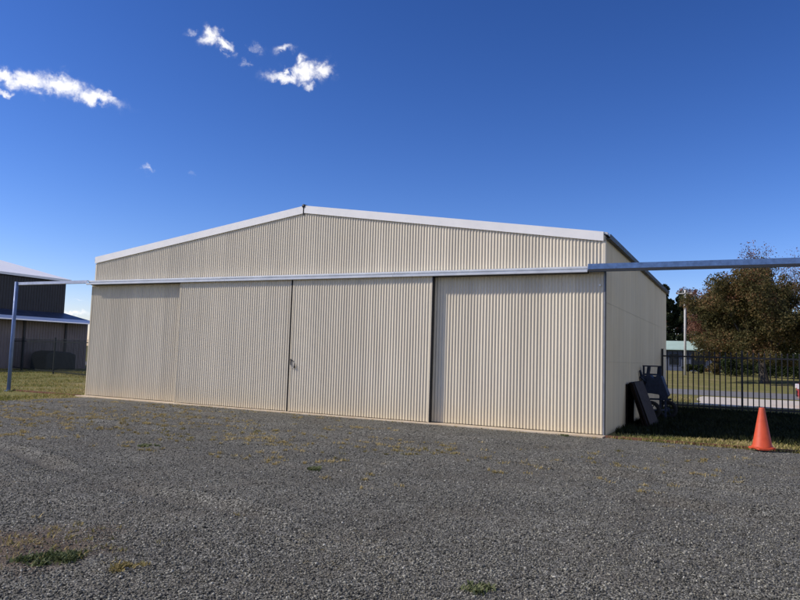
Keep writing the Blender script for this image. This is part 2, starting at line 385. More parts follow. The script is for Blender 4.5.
# loose stones lying on the gravel
def stones(n):
    pts = []
    while sum(len(p) for p in pts) < n:
        d = 2.8 + (RNG.random(n))**1.9*17; s = (RNG.random(n)*2-1)*(.72*d+.8)
        x = CX + d*math.sin(YAW) + s*math.cos(YAW); y = CY + d*math.cos(YAW) - s*math.sin(YAW)
        ok = (x > gravel_left(y)-.15) & (y < -.3) & (x < 40) & ((np.hypot(x-13.75, y+11.75) + .4*vnoise(x, y, 5, 91) > .62) | (RNG.random(n) < .35))
        pts.append(np.stack([x, y], 1)[ok])
    p = np.concatenate(pts)[:n]
    base = np.array([[1,0,0],[-1,0,0],[0,1,0],[0,-1,0],[0,0,1],[0,0,-1]], float)
    tri = np.array([[0,2,4],[2,1,4],[1,3,4],[3,0,4],[2,0,5],[1,2,5],[3,1,5],[0,3,5]])
    size = .0042 + .0070*RNG.random(n)**1.6 + .006*(RNG.random(n) > .97)
    v = base[None] * (size[:, None, None]*RNG.uniform(.6, 1.35, (n, 6, 3))) + size[:, None, None]*RNG.uniform(-.35, .35, (n, 6, 3))
    q = RNG.normal(size=(n, 4)); q /= np.linalg.norm(q, axis=1)[:, None]; w, a, b, c = q.T
    Rm = np.stack([1-2*(b*b+c*c), 2*(a*b-c*w), 2*(a*c+b*w), 2*(a*b+c*w), 1-2*(a*a+c*c), 2*(b*c-a*w), 2*(a*c-b*w), 2*(b*c+a*w), 1-2*(a*a+b*b)], 1).reshape(n, 3, 3)
    v = np.einsum('nij,nkj->nki', Rm, v); v[:, :, 2] *= .8
    v[:, :, 0] += p[:, 0, None]; v[:, :, 1] += p[:, 1, None]; v[:, :, 2] += (gravel_z(p[:, 0], p[:, 1]) + size*.35)[:, None]
    f = tri[None] + (np.arange(n)*6)[:, None, None]
    return tag(np_mesh('gravel', v.reshape(-1, 3), f.reshape(-1, 3), M['stone']), 'loose grey crushed stones spread over the yard', 'gravel', kind='stuff')
stones(230000)

# ------------------------------------------------------------------ grass, weeds
def blades(name, P, H, mat, lean=.6, width=.006, zf=None):
    """one curved two-triangle blade per point; P (n,2) or (n,3), H heights"""
    n = len(P); a = RNG.uniform(0, 2*PI, n); l = RNG.uniform(.1, lean, n)*H
    z0 = zf(P[:, 0], P[:, 1]) if zf is not None else np.zeros(n)
    b = np.stack([P[:, 0], P[:, 1], z0-.005], 1); w = width*RNG.uniform(.6, 1.6, n)
    s = np.stack([-np.sin(a)*w, np.cos(a)*w, 0*a], 1); d = np.stack([np.cos(a)*l, np.sin(a)*l, 0*a], 1)
    z = np.zeros((n, 3)); z[:, 2] = H
    v = np.stack([b-s, b+s, b+d*.35+z*.6+s*.8, b+d*.35+z*.6-s*.8, b+d+z], 1)
    k = (np.arange(n)*5)[:, None]
    f = np.concatenate([k+np.array([[0,1,2]]), k+np.array([[0,2,3]]), k+np.array([[3,2,4]])], 1).reshape(-1, 3)
    return np_mesh(name, v.reshape(-1, 3), f, mat)
def clumped(n, x0, x1, y0, y1, seed, thr=-.25, f=1.6):
    out = []
    while sum(map(len, out)) < n:
        x = RNG.uniform(x0, x1, n); y = RNG.uniform(y0, y1, n)
        keep = (vnoise(x, y, f, seed) + .5*vnoise(x, y, f*3.3, seed+1)) > thr + RNG.normal(0, .15, n)
        out.append(np.stack([x, y], 1)[keep])
    return np.concatenate(out)[:n]
g = [clumped(60000, -24, .4, -7, 15, 21)]
b_ = clumped(26000, 15.7, 24, -.33, 13.2, 22, -.6); g.append(b_[(b_[:, 0] > 16.0)])
g.append(clumped(9000, 16.3, 24, -.36, .9, 23, -.5, 3)); g.append(clumped(16000, 8, 30, 13.2, 21, 25, -.4))
g.append(clumped(5000, -1.2, .7, -9, .2, 26, -.2, 3))
P = np.concatenate(g); x, y = P.T
P = P[~((x > gravel_left(y)-.05-.5*(RNG.random(len(x))-.3)) & (y < -.38) & (x < 40)) & ~((x > -.15) & (x < 16.05) & (y > -.6) & (y < 13.2)) & ~((x > 16.5) & (y > 15.5))]
sh = (P[:, 0] > 15.9) & (P[:, 1] > -.5+.45*vnoise(P[:, 0], P[:, 1], 3, 71)+.5) & (P[:, 1] < 13.5) & (P[:, 1] < 11.6) & (P[:, 1] - (P[:, 0]-15.9)*.3 > .5)  # blades roughly within the shed's shadow get the darker colour
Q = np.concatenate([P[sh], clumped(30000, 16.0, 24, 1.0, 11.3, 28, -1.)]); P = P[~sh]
tag(blades('shade_grass', Q, RNG.uniform(.05, .15, len(Q)), M['grass_shade'], .7, .010), 'dark grass beside the shed with shade painted into its colour', 'grass', kind='stuff')
tag(blades('grass', P, RNG.uniform(.025, .085, len(P)), M['grass'], .9, .009), 'short green and straw coloured lawn grass around the shed', 'grass', kind='stuff')

def tuft_points(c, r, n): 
    a = RNG.uniform(0, 2*PI, n); q = np.abs(RNG.normal(0, .5, n))*r
    return np.stack([c[0]+np.cos(a)*q, c[1]+np.sin(a)*q*.8], 1)
tp = []
# dry wisps in the band in front of the doors and thinning out towards the viewer
cand = np.stack([RNG.uniform(.6, 19, 5200), RNG.uniform(-13, -.7, 5200)], 1)
dens = .55*vnoise(cand[:, 0], cand[:, 1], .55, 41) + .45*vnoise(cand[:, 0], cand[:, 1], 1.9, 42) + .45*vnoise(cand[:, 0], cand[:, 1], 4.2, 43)
band = np.exp(-((cand[:, 1]+4.9-.12*(cand[:, 0]-9))/1.9)**2)
dens += .52*band - .42*(cand[:, 1] < -8.5) - .3*np.exp(-((cand[:, 1]+1)/1.2)**2) - .15*(cand[:, 0] > 15.5)
pick = RNG.random(len(cand)) < np.clip((dens+.04)*1.5, 0, .75)*np.where(cand[:, 0] > 14.5, .35, 1)
for c in cand[pick]: tp.append(tuft_points(c, RNG.uniform(.03, .15), RNG.integers(10, 44)))
for k in range(60): tp.append(tuft_points((13.7+RNG.normal(0, .45), -11.6+RNG.normal(0, .3)), .12, 9))
for c in np.stack([RNG.uniform(.8, 15.9, 150), RNG.uniform(-.62, -.5, 150)], 1): tp.append(tuft_points(c, .07, 5))
P = np.concatenate(tp)
tag(blades('weeds', P, RNG.uniform(.012, .05, len(P)), M['dry'], 2.0, .0045, gravel_z), 'dry yellow weed wisps coming up through the gravel', 'weeds', kind='stuff')

def weed_clump(c, r, n, h, label, mat='weed'):
    P = np.concatenate([tuft_points((c[0]+RNG.uniform(-.6, .6)*r, c[1]+RNG.uniform(-.7, .7)*r), r*.4, n//10) for _ in range(10)])
    o = blades('weed_clump', P, RNG.uniform(h*.4, h, len(P)), M[mat], 1.6, .0085, gravel_z)
    return tag(o, label, 'weed', 'weed clumps in the gravel')
weed_clump((14.15, -11.85), .26, 620, .05, 'largest green weed clump, on bare brown soil in the near left gravel corner')
weed_clump((14.75, -11.75), .14, 200, .04, 'small yellow-green weed clump just beside the largest clump', 'dry')
weed_clump((13.55, -7.6), .14, 220, .05, 'green weed clump alone in the middle of the gravel')
weed_clump((17.05, -10.9), .12, 200, .045, 'small green weed clump at the bottom edge near the photo middle')
weed_clump((10.3, -7.35), .22, 260, .04, 'olive weed clump in the gravel in front of the leftmost door')
weed_clump((15.25, -.62), .16, 160, .05, 'weed clump at the foot of the shed corner by the right door')

# ------------------------------------------------------------------ hangar
SW, SD, EAVE, APEX, PITCH_M = 15.93, 13.07, 4.386, 5.512, .0762
def top_z(x): return EAVE + (APEX-EAVE)*(1-np.abs(x-SW/2)/(SW/2))
def corr(name, mat, parent, a0, a1, zb, zt, plane, axis='x', amp=.011, wob=.004, seed=0):
    """corrugated sheet: a runs along the wall, zt a number or a function of a"""
    n = int(round((a1-a0)/PITCH_M*8)); a = np.linspace(a0, a1, n+1)
    off = amp*np.cos(2*PI*(a-a0)/PITCH_M)
    rows = 7; tt = np.linspace(0, 1, rows); zt_ = zt(a) if callable(zt) else np.full_like(a, zt)
    Z = zb + (zt_-zb)[None]*tt[:, None]; Aa = np.broadcast_to(a, Z.shape)
    sheet = np.floor((a-a0)/(.762)); lap = ((sheet % 2)*.0015)[None]
    O = off[None] + lap + wob*vnoise(Aa, Z, 2.2, 50+seed) + plane
    v = np.stack([Aa, O, Z] if axis == 'x' else [O, Aa, Z], -1).reshape(-1, 3)
    m = n+1; i = (np.arange(rows-1)[:, None]*m + np.arange(n)[None]).ravel()
    f = np.stack([i, i+1, i+m+1, i+m], 1)
    return np_mesh(name, v, f, mat, parent, True)

hangar = empty('hangar', (0, 0, 0), 'long cream corrugated steel shed with white gable trim and four sliding doors', 'shed')
corr('gable_wall', M['clad'], hangar, 0, SW, 3.40, lambda a: top_z(a)-.02, -.002, seed=1)
for xx, nm in ((SW, 'side_wall'), (0., 'side_wall')):
    corr(nm, M['side'], hangar, .0, SD, .0, EAVE-.03, xx, 'y', .006 if xx else .0085, .003, 2)
corr('back_wall', M['side'], hangar, 0, SW, 0, lambda a: top_z(a)-.03, SD, seed=3)
for z in (1.6, 2.9):
    b = MB(); b.box(SW+.0065, SW+.0085, .05, SD, z, z+.008); b.build('sheet_lap', M['side'], hangar)
# roof: two sheets with thickness
def roof_sheet(x0, x1):
    b = MB(); t = .05
    n = 2
    z0, z1 = float(top_z(x0)), float(top_z(x1)); e = .05
    if x0 < 1: x0 -= e; z0 -= e*(APEX-EAVE)/(SW/2)
    if x1 > SW-1: x1 += e; z1 -= e*(APEX-EAVE)/(SW/2)
    b.add([(x0,-.0,z0),(x1,-.0,z1),(x1,SD+.05,z1),(x0,SD+.05,z0),(x0,-.0,z0+t),(x1,-.0,z1+t),(x1,SD+.05,z1+t),(x0,SD+.05,z0+t)],
          [(0,3,2,1),(4,5,6,7),(0,1,5,4),(1,2,6,5),(2,3,7,6),(3,0,4,7)])
    return b
rf = roof_sheet(0, SW/2-.004).build('roof', M['roof'], hangar); roof_sheet(SW/2+.004, SW).build('roof', M['roof'], hangar)
b = MB(); b.tube([(SW/2, -.06, APEX+.045), (SW/2, SD+.06, APEX+.045)], .05, 10); b.build('ridge_cap', M['gutter'], hangar, True)
# gutters along the eaves
for s, x in ((1, SW), (-1, 0)):
    b = MB(); b.prism([(x+s*.012, EAVE-.10), (x+s*.11, EAVE-.10), (x+s*.12, EAVE+.0), (x+s*.105, EAVE+.0), (x+s*.1, EAVE-.085), (x+s*.012, EAVE-.085)], .02, SD+.02, 'y')
    b.build('gutter', M['gutter'], hangar)
# white barge flashing, folded over the roof edge
def barge(x0, x1):
    z0, z1 = float(top_z(x0))+.06, float(top_z(x1))+.05; h = .205
    b = MB()
    b.add([(x0,-.045,z0-h),(x1,-.045,z1-h),(x1,-.045,z1),(x0,-.045,z0),(x0,-.018,z0-h),(x1,-.018,z1-h),(x1,.12,z1+.004),(x0,.12,z0+.004),(x1,-.018,z1-.012),(x0,-.018,z0-.012),(x1,.12,z1-.006),(x0,.12,z0-.006)],
          [(0,1,2,3),(3,2,6,7),(0,4,5,1),(4,9,8,5),(9,11,10,8),(7,6,10,11),(0,3,9,4),(3,7,11,9),(1,5,8,2),(2,8,10,6)])
    # small return lip under the face
    return b
barge(-.03, SW/2-.022).build('barge_flashing', M['barge'], hangar); barge(SW/2+.022, SW-.03).build('barge_flashing', M['barge'], hangar)
b = MB(); b.box(SW/2-.02, SW/2+.02, -.03, -.012, APEX-.2, APEX+.05); b.build('apex_joint', M['dark'], hangar)
# corner flashings
b = MB(); b.box(SW-.045, SW+.012, -.016, -.013, 3.66, EAVE-.16); b.box(SW+.011, SW+.014, -.016, .06, .02, EAVE-.1); b.build('corner_flashing', M['clad'], hangar)
b = MB(); b.box(-.014, .045, -.018, -.013, 3.66, EAVE-.16); b.build('corner_flashing', M['clad'], hangar)
# dark sheet added behind the doors to paint shade into the slits
b = MB(); b.box(.2, SW-.2, .25, .27, .02, 3.6); b.build('shade_backing', M['dark'], hangar)
b = MB(); b.box(0, SW, 0.012, SD-.02, .0, .02); b.build('slab', M['inside'], hangar)

# pelmet over the sliding track
prof = [(-.02, 3.69), (-.25, 3.655), (-.262, 3.645), (-.262, 3.615), (-.235, 3.600), (-.235, 3.582), (-.325, 3.572), (-.335, 3.565), (-.335, 3.525), (-.322, 3.515), (-.315, 3.515), (-.315, 3.557), (-.02, 3.575)]
for x0, x1 in ((-.01, 5.6), (5.606, 10.9), (10.906, 15.62)):
    b = MB(); b.prism(prof, x0, x1); b.build('track_cover', M['pelmet'], hangar)
b = MB(); b.prism([(-.20, 3.515), (-.05, 3.515), (-.05, 3.555), (-.20, 3.555)], .05, 15.6); b.build('track_rail', M['gutter'], hangar)
def channel(x0, x1, z0, z1, y0, y1, name, mat, sl=(0,0)):
    t = .012
    b = MB(); P = [(y0, z0), (y1, z0), (y1, z0+t), (y0+t, z0+t), (y0+t, z1-t), (y1, z1-t), (y1, z1), (y0, z1)]
    b.prism(P, x0, x1); return b.build(name, mat, hangar)
channel(15.625, 20.05, 3.552, 3.700, -.315, -.06, 'track_beam', M['galv_blue'])
channel(-3.55, -.02, 3.575, 3.665, -.30, -.18, 'track_beam', M['galv'])
b = MB(); b.box(15.63, 20.05, -.323, -.3165, 3.535, 3.585); b.build('beam_lip', M['gutter'], hangar)
def post(x, z1):
    b = MB(); b.tube([(x, -.30, -.05), (x, -.30, z1)], .06, 14); p = b.build('track_post', M['post_blue'], hangar, True)
    b = MB(); b.box(x-.11, x+.11, -.41, -.19, .0, .014); b.build('base_plate', M['post_blue'], p)
post(-3.47, 3.68); post(20.1, 3.73)
# bottom guide rail and dusty concrete edge
for q in ((16.0, 20.2), (-3.4, -.12)):
    b = MB(); b.box(*q, -.20, -.15, .0, .05); b.build('floor_rail', M['rust'], hangar)
b = MB(); b.box(-.10, SW+.05, -.40, .01, -.02, .035); b.build('door_sill', M['concrete'], hangar, False, .006)

# sliding doors
def door(x0, x1, y, z0, z1, seed):
    d = corr('door', M['clad'], hangar, x0+.02, x1-.02, z0, z1, y, seed=seed, wob=.006)
    b = MB(); t = .045
    for a, q in ((x0, x0+.028), (x1-.028, x1)):
        b = MB(); b.box(a, q, y-.010, y+t, z0-.01, z1); b.build('door_edge', M['frame'] if seed == 13 else M['clad'], d)
    for za in (z0, 1.7, z1-.05):
        b = MB(); b.box(x0+.03, x1-.03, y+.022, y+t-.002, za, za+.05); b.build('frame_rail', M['frame'], d)
    return d
dA = door(-.06, 3.98, -.055, .05, 3.56, 10)
dB = door(3.86, 7.815, -.225, .05, 3.56, 11)
dC = door(7.865, 11.93, -.225, .05, 3.56, 12)
dD = door(11.80, SW+.02, -.055, .05, 3.56, 13)
for q in ((11.925, 11.945, -.235, -.12, .045, 3.55), (7.8155, 7.835, -.240, -.165, .045, 3.55), (11.81, 11.86, -.12, -.115, .05, 3.55), (SW+.021, SW+.034, -.075, -.003, .05, 3.55)):
    b = MB(); b.box(*q); b.build('shade_strip', M['dark'], hangar)  # dark strips that paint the shade on door ends and gaps
# latch: bar, chain and padlock where the two middle doors meet
b = MB(); b.bar((7.885, -.245, 1.40), (7.99, -.245, 1.36), .016); b.bar((7.90, -.245, 1.42), (7.90, -.245, 1.26), .022, .014)
b.build('latch', M['dark'], dC)
b = MB()
for k in range(9):
    t = k/8; x = 7.90+.13*t; z = 1.28 - .10*math.sin(PI*t) ; b.tube([(x-.010, -.252, z), (x+.012, -.252, z-.01*math.cos(PI*t))], .007, 6)
b.build('chain', M['frame'], dC)
b = MB(); b.box(8.015, 8.06, -.27, -.245, 1.18, 1.24); b.tube([(8.02, -.26, 1.25), (8.02, -.26, 1.29), (8.06, -.26, 1.29), (8.06, -.26, 1.25)], .007, 6); b.build('padlock', M['dark'], dC)
b = MB(); b.box(15.82, 15.86, -.085, -.070, 3.24, 3.28); b.build('bracket', M['barge'], dD)

# ------------------------------------------------------------------ traffic cone
def cone_mat():
    k = NT('orange_cone_plastic'); n = k.noise(9, 8, .65); s = k.noise(3, 5)
    c = k.ramp(n, [(.3, (.50, .062, .022)), (.7, (.62, .09, .032))])
    c = k.mix(k.ramp(s, [(.5, 0.), (.8, .35)]), c, (.52, .17, .09))
    sc = k.noise(26, 7, .75, k.coord((1, 1, .35))); c = k.mix(k.ramp(sc, [(.60, 0.), (.70, .55)]), c, (.23, .13, .09)); return k.set(c, .55, 0, .35)
M['cone'] = cone_mat()
cone = empty('traffic_cone', (18.93, -.50, .05), 'faded orange traffic cone with battered base at the gravel edge', 'traffic cone')
c = cone.location
b = MB(); b.lathe([(.185, .045), (.18, .07), (.168, .08), (.05, .765), (.046, .78), (.034, .78), (.032, .765), (.15, .08), (.15, .055)], c, 40); b.build('cone_body', M['cone'], cone, True)
# octagon-cornered base slab, edges bent
b = MB(); pr = []
for k in range(16):
    a = 2*PI*(k+.5)/16; r = .195/max(abs(math.cos(a)), abs(math.sin(a))); r = min(r, .235)*(1+.03*math.sin(3*a)); aa = a+.35
    pr.append((c.x + r*math.cos(aa), c.y + r*math.sin(aa)))
lo = [(x, y, c.z + .0 + .03*max(0, math.sin(5*i))) for i, (x, y) in enumerate(pr)]; hi = [(x, y, z+.035) for x, y, z in lo]
inn = [(c.x + .17*math.cos(2*PI*(k+.5)/16+.35), c.y + .17*math.sin(2*PI*(k+.5)/16+.35), c.z + .055) for k in range(16)]
b.add(lo+hi+inn, [(i, (i+1) % 16, 16+(i+1) % 16, 16+i) for i in range(16)] + [(16+i, 16+(i+1) % 16, 32+(i+1) % 16, 32+i) for i in range(16)] + [tuple(range(16))[::-1]])
b.build('cone_base', M['cone'], cone, False, .006)

# ------------------------------------------------------------------ things against the shaded wall
M['board'] = painted('dark_weathered_board', (.015, .0105, .008), .85, 0, .5, 9, .06)
M['board_edge'] = painted('grey_board_edge', (.06, .05, .043), .8, 0, .3, 6, .1)
def leaning(y0, y1, xt, zt, xb, zb, th, name, label, mat):
    b = MB(); a = Vector((xt, 0, zt)); q = Vector((xb, 0, zb)); d = (q-a).normalized(); n = Vector((-d.z, 0, d.x)); n = n if n.x > 0 else -n
    A = [a, q, q+n*th, a+n*th]
    b.add([(p.x, y0+(.0 if i in (0, 3) else -.5), p.z) for i, p in enumerate(A)] + [(p.x, y1+(.0 if i in (0, 3) else -.5), p.z) for i, p in enumerate(A)], [(0,1,2,3),(7,6,5,4),(0,4,5,1),(1,5,6,2),(2,6,7,3),(3,7,4,0)])
    return tag(b.build(name, mat, None, False, .006), label, 'board', 'boards against the shed side wall')
b = MB(); b.box(15.95, 15.985, 2.95, 4.1, 0.005, 1.06)
tag(b.build('board', M['board'], None, False, .005), 'dark board standing upright flat against the shaded side wall', 'board', 'boards against the shed side wall')
leaning(3.05, 4.9, 16.0, 1.09, 16.42, .01, .045, 'board', 'inner dark board leaning on the wall, half covered by another', M['board'])
leaning(3.0, 4.7, 16.055, 1.07, 16.50, .01, .05, 'board', 'outer dark board on top, leaning with its foot farthest out', M['board'])
leaning(3.2, 4.85, 16.11, 1.10, 16.58, .01, .012, 'board', 'thin grey edged sheet lying on the leaning boards', M['board_edge'])

M['mach'] = painted('dark_blue_machine_paint', (.018, .027, .05), .55, 0, .45, 9, .25)
M['tyre'] = painted('dark_rubber', (.014, .014, .015), .85, 0, .2, 9)
mc = empty('machine', (16.38, 5.9, 0), 'dark blue wheeled machine with an upright frame by the shaded wall', 'machine')
b = MB()
for x in (16.03, 16.48): b.bar((x, 5.75, .35), (x-.0, 5.72, 1.51), .05); b.bar((x, 6.35, .35), (x, 6.1, 1.2), .045); b.bar((x, 5.74, 1.2), (x, 6.12, 1.2), .04)
b.bar((16.0, 5.72, 1.52), (16.51, 5.72, 1.52), .035); b.bar((16.03, 5.73, 1.28), (16.48, 5.73, 1.28), .05); b.bar((16.03, 6.1, 1.2), (16.48, 6.1, 1.2), .04)
b.build('frame', M['mach'], mc)
b = MB()   # sloping body panel and hood, wider at the foot
sec = [(16.06, .74), (16.08, 1.02), (16.04, 1.24), (16.19, 1.26), (16.30, 1.17), (16.40, 1.27), (16.52, 1.22), (16.60, .98), (16.70, .70), (16.56, .55), (16.44, .72), (16.24, .74)]
b.prism([(x, z) for x, z in sec], 5.68, 6.3, 'y'); b.build('body', M['mach'], mc, False, .015)
b = MB(); b.tube([(16.10, 5.75, 1.12), (16.0, 5.5, 1.22), (15.985, 5.3, 1.38)], [.05, .045, .03], 8); b.tube([(15.985, 5.42, 1.2), (16.1, 5.7, 1.05)], .035, 8); b.build('handle', M['mach'], mc, True)
b = MB(); b.prism([(16.09, 1.25), (16.17, 1.25), (16.20, 1.5), (16.12, 1.5)], 5.76, 5.95, 'y'); b.build('side_cheek', M['mach'], mc); b = MB(); b.prism([(16.38, 1.26), (16.48, 1.24), (16.47, 1.5), (16.40, 1.5)], 5.76, 5.95, 'y'); b.build('side_cheek', M['mach'], mc)
for x, y, r in ((16.24, 5.60, .27), (16.62, 6.34, .27)):
    b = MB(); b.disc_x((x, y, r), r, .09, 24, r*.62); b.v = [(x-(q[1]-y), y+(q[0]-x), q[2]) for q in b.v]; w = b.build('wheel', M['tyre'], mc, True)
    b = MB(); b.disc_x((x, y, r), .06, .11, 12)
    for k in range(6):
        a = PI*k/3; b.bar((x, y+.05*math.cos(a), r+.05*math.sin(a)), (x, y+r*.66*math.cos(a), r+r*.66*math.sin(a)), .022)
    b.v = [(x-(q[1]-y), y+(q[0]-x), q[2]) for q in b.v]; b.build('rim', M['mach'], w)
b = MB(); b.bar((16.2, 5.72, .58), (16.78, 5.66, .60), .05); b.bar((16.62, 5.7, .6), (16.63, 5.7, .0), .05); b.bar((16.22, 5.72, .27), (16.62, 6.2, .27), .04); b.build('axle_bar', M['mach'], mc)

# ------------------------------------------------------------------ fences
def tubular_fence(name, label, A, B, spans, h, mat, pick, pw, rails, tip, zb=.08):
    A = Vector(A); B = Vector(B); L = (B-A).length; d = (B-A)/L
    f = empty(name, tuple(A), label, 'fence')
    for i in range(spans+1):
        p = A + d*(L*i/spans); b = MB(); b.box(p.x-.034, p.x+.034, p.y-.034, p.y+.034, 0, h+.04); b.box(p.x-.04, p.x+.04, p.y-.04, p.y+.04, h+.04, h+.055)
        b.build('post', mat, f)
    for i in range(spans):
        a = A + d*(L*i/spans); q = A + d*(L*(i+1)/spans); b = MB(); n = int((q-a).length/pick)
        for z in rails: b.bar(a+Vector((0,0,z)), q+Vector((0,0,z)), .03, .05 if pw > .03 else .04)
        for k in range(1, n):
            p = a + (q-a)*(k/n)
            b.bar((p.x, p.y, zb), (p.x, p.y, h-tip), pw)
            b.add([(p.x-pw*.8, p.y-pw*.8, h-tip), (p.x+pw*.8, p.y-pw*.8, h-tip), (p.x+pw*.8, p.y+pw*.8, h-tip), (p.x-pw*.8, p.y+pw*.8, h-tip), (p.x, p.y, h)], [(0,1,4),(1,2,4),(2,3,4),(3,0,4),(3,2,1,0)])
        b.build('picket_panel', mat, f)
    return f
tubular_fence('black_fence', 'black steel picket fence with pointed tops running from the shed back corner', (15.985, 11.2, 0), (15.985+2.57*6, 11.2, 0), 6, 2.08, M['black'], .161, .037, (1.88, .16), .07)
tubular_fence('green_fence', 'dark green tubular fence on the lawn beyond the blue post', (-30.2, 15.1, 0), (-.08, 5.2, 0), 6, 1.92, M['green_fence'], .13, .015, (1.74, .14), .04)

# ------------------------------------------------------------------ neighbouring hangar beyond the lawn
M['nb_wall'] = painted('charcoal_cladding', (.052, .05, .05), .6, 0, .12, 1.2)
M['nb_low'] = painted('brown_grey_cladding', (.22, .19, .19), .65, 0, .15, 1.2)
M['nb_roof'] = painted('white_roof_sheet', (.88, .88, .87), .5, 0, .04, .8)
M['nb_skirt'] = painted('dark_blue_roof_sheet', (.045, .06, .10), .45, 0, .15, .8)
nb = empty('neighbour_shed', (-24.8, 8, 0), 'large charcoal shed with a white gable roof and a lower lean-to along its side', 'building')
YE, Y0n, XU, XL = 17.98, -6., -24.8, -22.0
def ribbed(xp, y0, y1, z0, z1, name, mat, step=.2):
    b = MB(); y = y0; out = [(xp, y0)]
    while y + step < y1:
        out += [(xp, y+step-.06), (xp+.03, y+step-.045), (xp+.03, y+step-.015), (xp, y+step)]; y += step
    out += [(xp, y1)]; n = len(out)
    b.add([(px, py, z0) for px, py in out] + [(px, py, z1) for px, py in out], [(i, i+1, n+i+1, n+i) for i in range(n-1)])
    return b.build(name, mat, nb)
ribbed(XU, Y0n, YE, 3.5, 6.05, 'upper_wall', M['nb_wall'])
ribbed(XL-.25, Y0n, YE, 0, 3.25, 'lower_wall', M['nb_low'])
b = MB(); b.add([(XU, YE, 3.), (XU, YE, 6.08), (-33, YE, 7.85), (-41.2, YE, 6.08), (-41.2, YE, 0), (XL-.25, YE, 0), (XL-.25, YE, 3.2), (XU, YE, 3.75)], [(0,1,2,3,4,5,6,7)])
b.add([(XU, Y0n, 3.), (XU, Y0n, 6.08), (-33, Y0n, 7.85), (-41.2, Y0n, 6.08), (-41.2, Y0n, 0), (XL-.25, Y0n, 0), (XL-.25, Y0n, 3.2), (XU, Y0n, 3.75)], [(7,6,5,4,3,2,1,0)])
b.add([(-41.2, Y0n, 0), (-41.2, YE, 0), (-41.2, YE, 6.08), (-41.2, Y0n, 6.08)], [(0,1,2,3)])
b.build('end_wall', M['nb_wall'], nb)
b = MB()
for xa, za in ((XU+.25, 6.08), (-41.45, 6.08)):
    b.add([(xa, Y0n-.3, za), (xa, YE+.25, za), (-33, YE+.25, 7.92), (-33, Y0n-.3, 7.92), (xa, Y0n-.3, za+.16), (xa, YE+.25, za+.16), (-33, YE+.25, 8.02), (-33, Y0n-.3, 8.02)], [(0,3,2,1),(4,5,6,7),(0,1,5,4),(1,2,6,5),(2,3,7,6),(3,0,4,7)])
b.build('roof', M['nb_roof'], nb)
b = MB(); b.add([(XU+.035, Y0n, 3.78), (XU+.035, YE+.05, 3.78), (XL, YE+.05, 3.24), (XL, Y0n, 3.24), (XU+.035, Y0n, 3.84), (XU+.035, YE+.05, 3.84), (XL, YE+.05, 3.30), (XL, Y0n, 3.30)], [(0,3,2,1),(4,5,6,7),(0,1,5,4),(1,2,6,5),(2,3,7,6),(3,0,4,7)])
b.build('lean_to_roof', M['nb_skirt'], nb)
b = MB(); b.prism([(XL-.05, 3.33), (XL+.95, 3.07), (XL+.95, 3.03), (XL-.05, 3.24)], Y0n, YE+.08, 'y'); b.build('gutter_fascia', M['nb_roof'], nb)
for y in (10.2, 13.2, 16.2):
    b = MB(); b.box(XL-.215, XL-.13, y-.06, y+.06, 0, 3.1); b.build('downpipe', M['nb_wall'], nb)
M['tarp'] = painted('dark_tarpaulin', (.012, .016, .020), .6, 0, .3, 2)
b = MB(); pr_ = [(13.55, .02), (15.75, .02), (15.72, .98), (15.3, 1.12), (14.2, 1.2), (13.75, 1.1), (13.58, .9)]
b.prism([(y, z) for y, z in pr_], -21.9, -20.4); tag(b.build('covered_pile', M['tarp'], None, False, .08), 'low dark tarpaulin covered pile beside the neighbouring shed behind the green fence', 'pile')

# ------------------------------------------------------------------ beyond the black fence: drive, road, house, pole, car
def sheet(name, x0, x1, y0, y1, z, mat, wob=.0, seed=1):
    n = 60; X = np.linspace(x0, x1, n); m = 12
    rows = []
    for j in range(m):
        t = j/(m-1); rows.append(np.stack([X + (wob*vnoise(np.full(n, y0+(y1-y0)*t), X*0, 2, seed) if j >= 0 else 0)*(np.arange(n) < 2), np.full(n, y0+(y1-y0)*t) + wob*vnoise(X, X*0, 1.7, seed+j//6)*(t in (0., 1.)), np.full(n, z) + rise(y0+(y1-y0)*t)], 1))
    v = np.concatenate(rows); i = (np.arange(m-1)[:, None]*n + np.arange(n-1)[None]).ravel()
    return tag(np_mesh(name, v, np.stack([i, i+1, i+n+1, i+n], 1), mat, smooth=True), kind='structure')
def pale_mat():
    k = NT('pale_drive'); n = k.noise(2.5, 9, .7); k.bump(n, .4, .02)
    return k.set(k.ramp(n, [(.3, (.47, .42, .34)), (.7, (.66, .59, .49))]), .9)
def asphalt_mat():
    k = NT('worn_asphalt'); n = k.noise(1.2, 9, .7); k.bump(k.noise(40, 3), .4, .01)
    return k.set(k.ramp(n, [(.3, (.14, .135, .125)), (.7, (.21, .20, .185))]), .85)
sheet('driveway', 16.7, 60, 15.2, 23.2, .006, pale_mat(), .45, 61)
sheet('road', -120, 160, 24.6, 33.0, .008, asphalt_mat(), .08, 64)

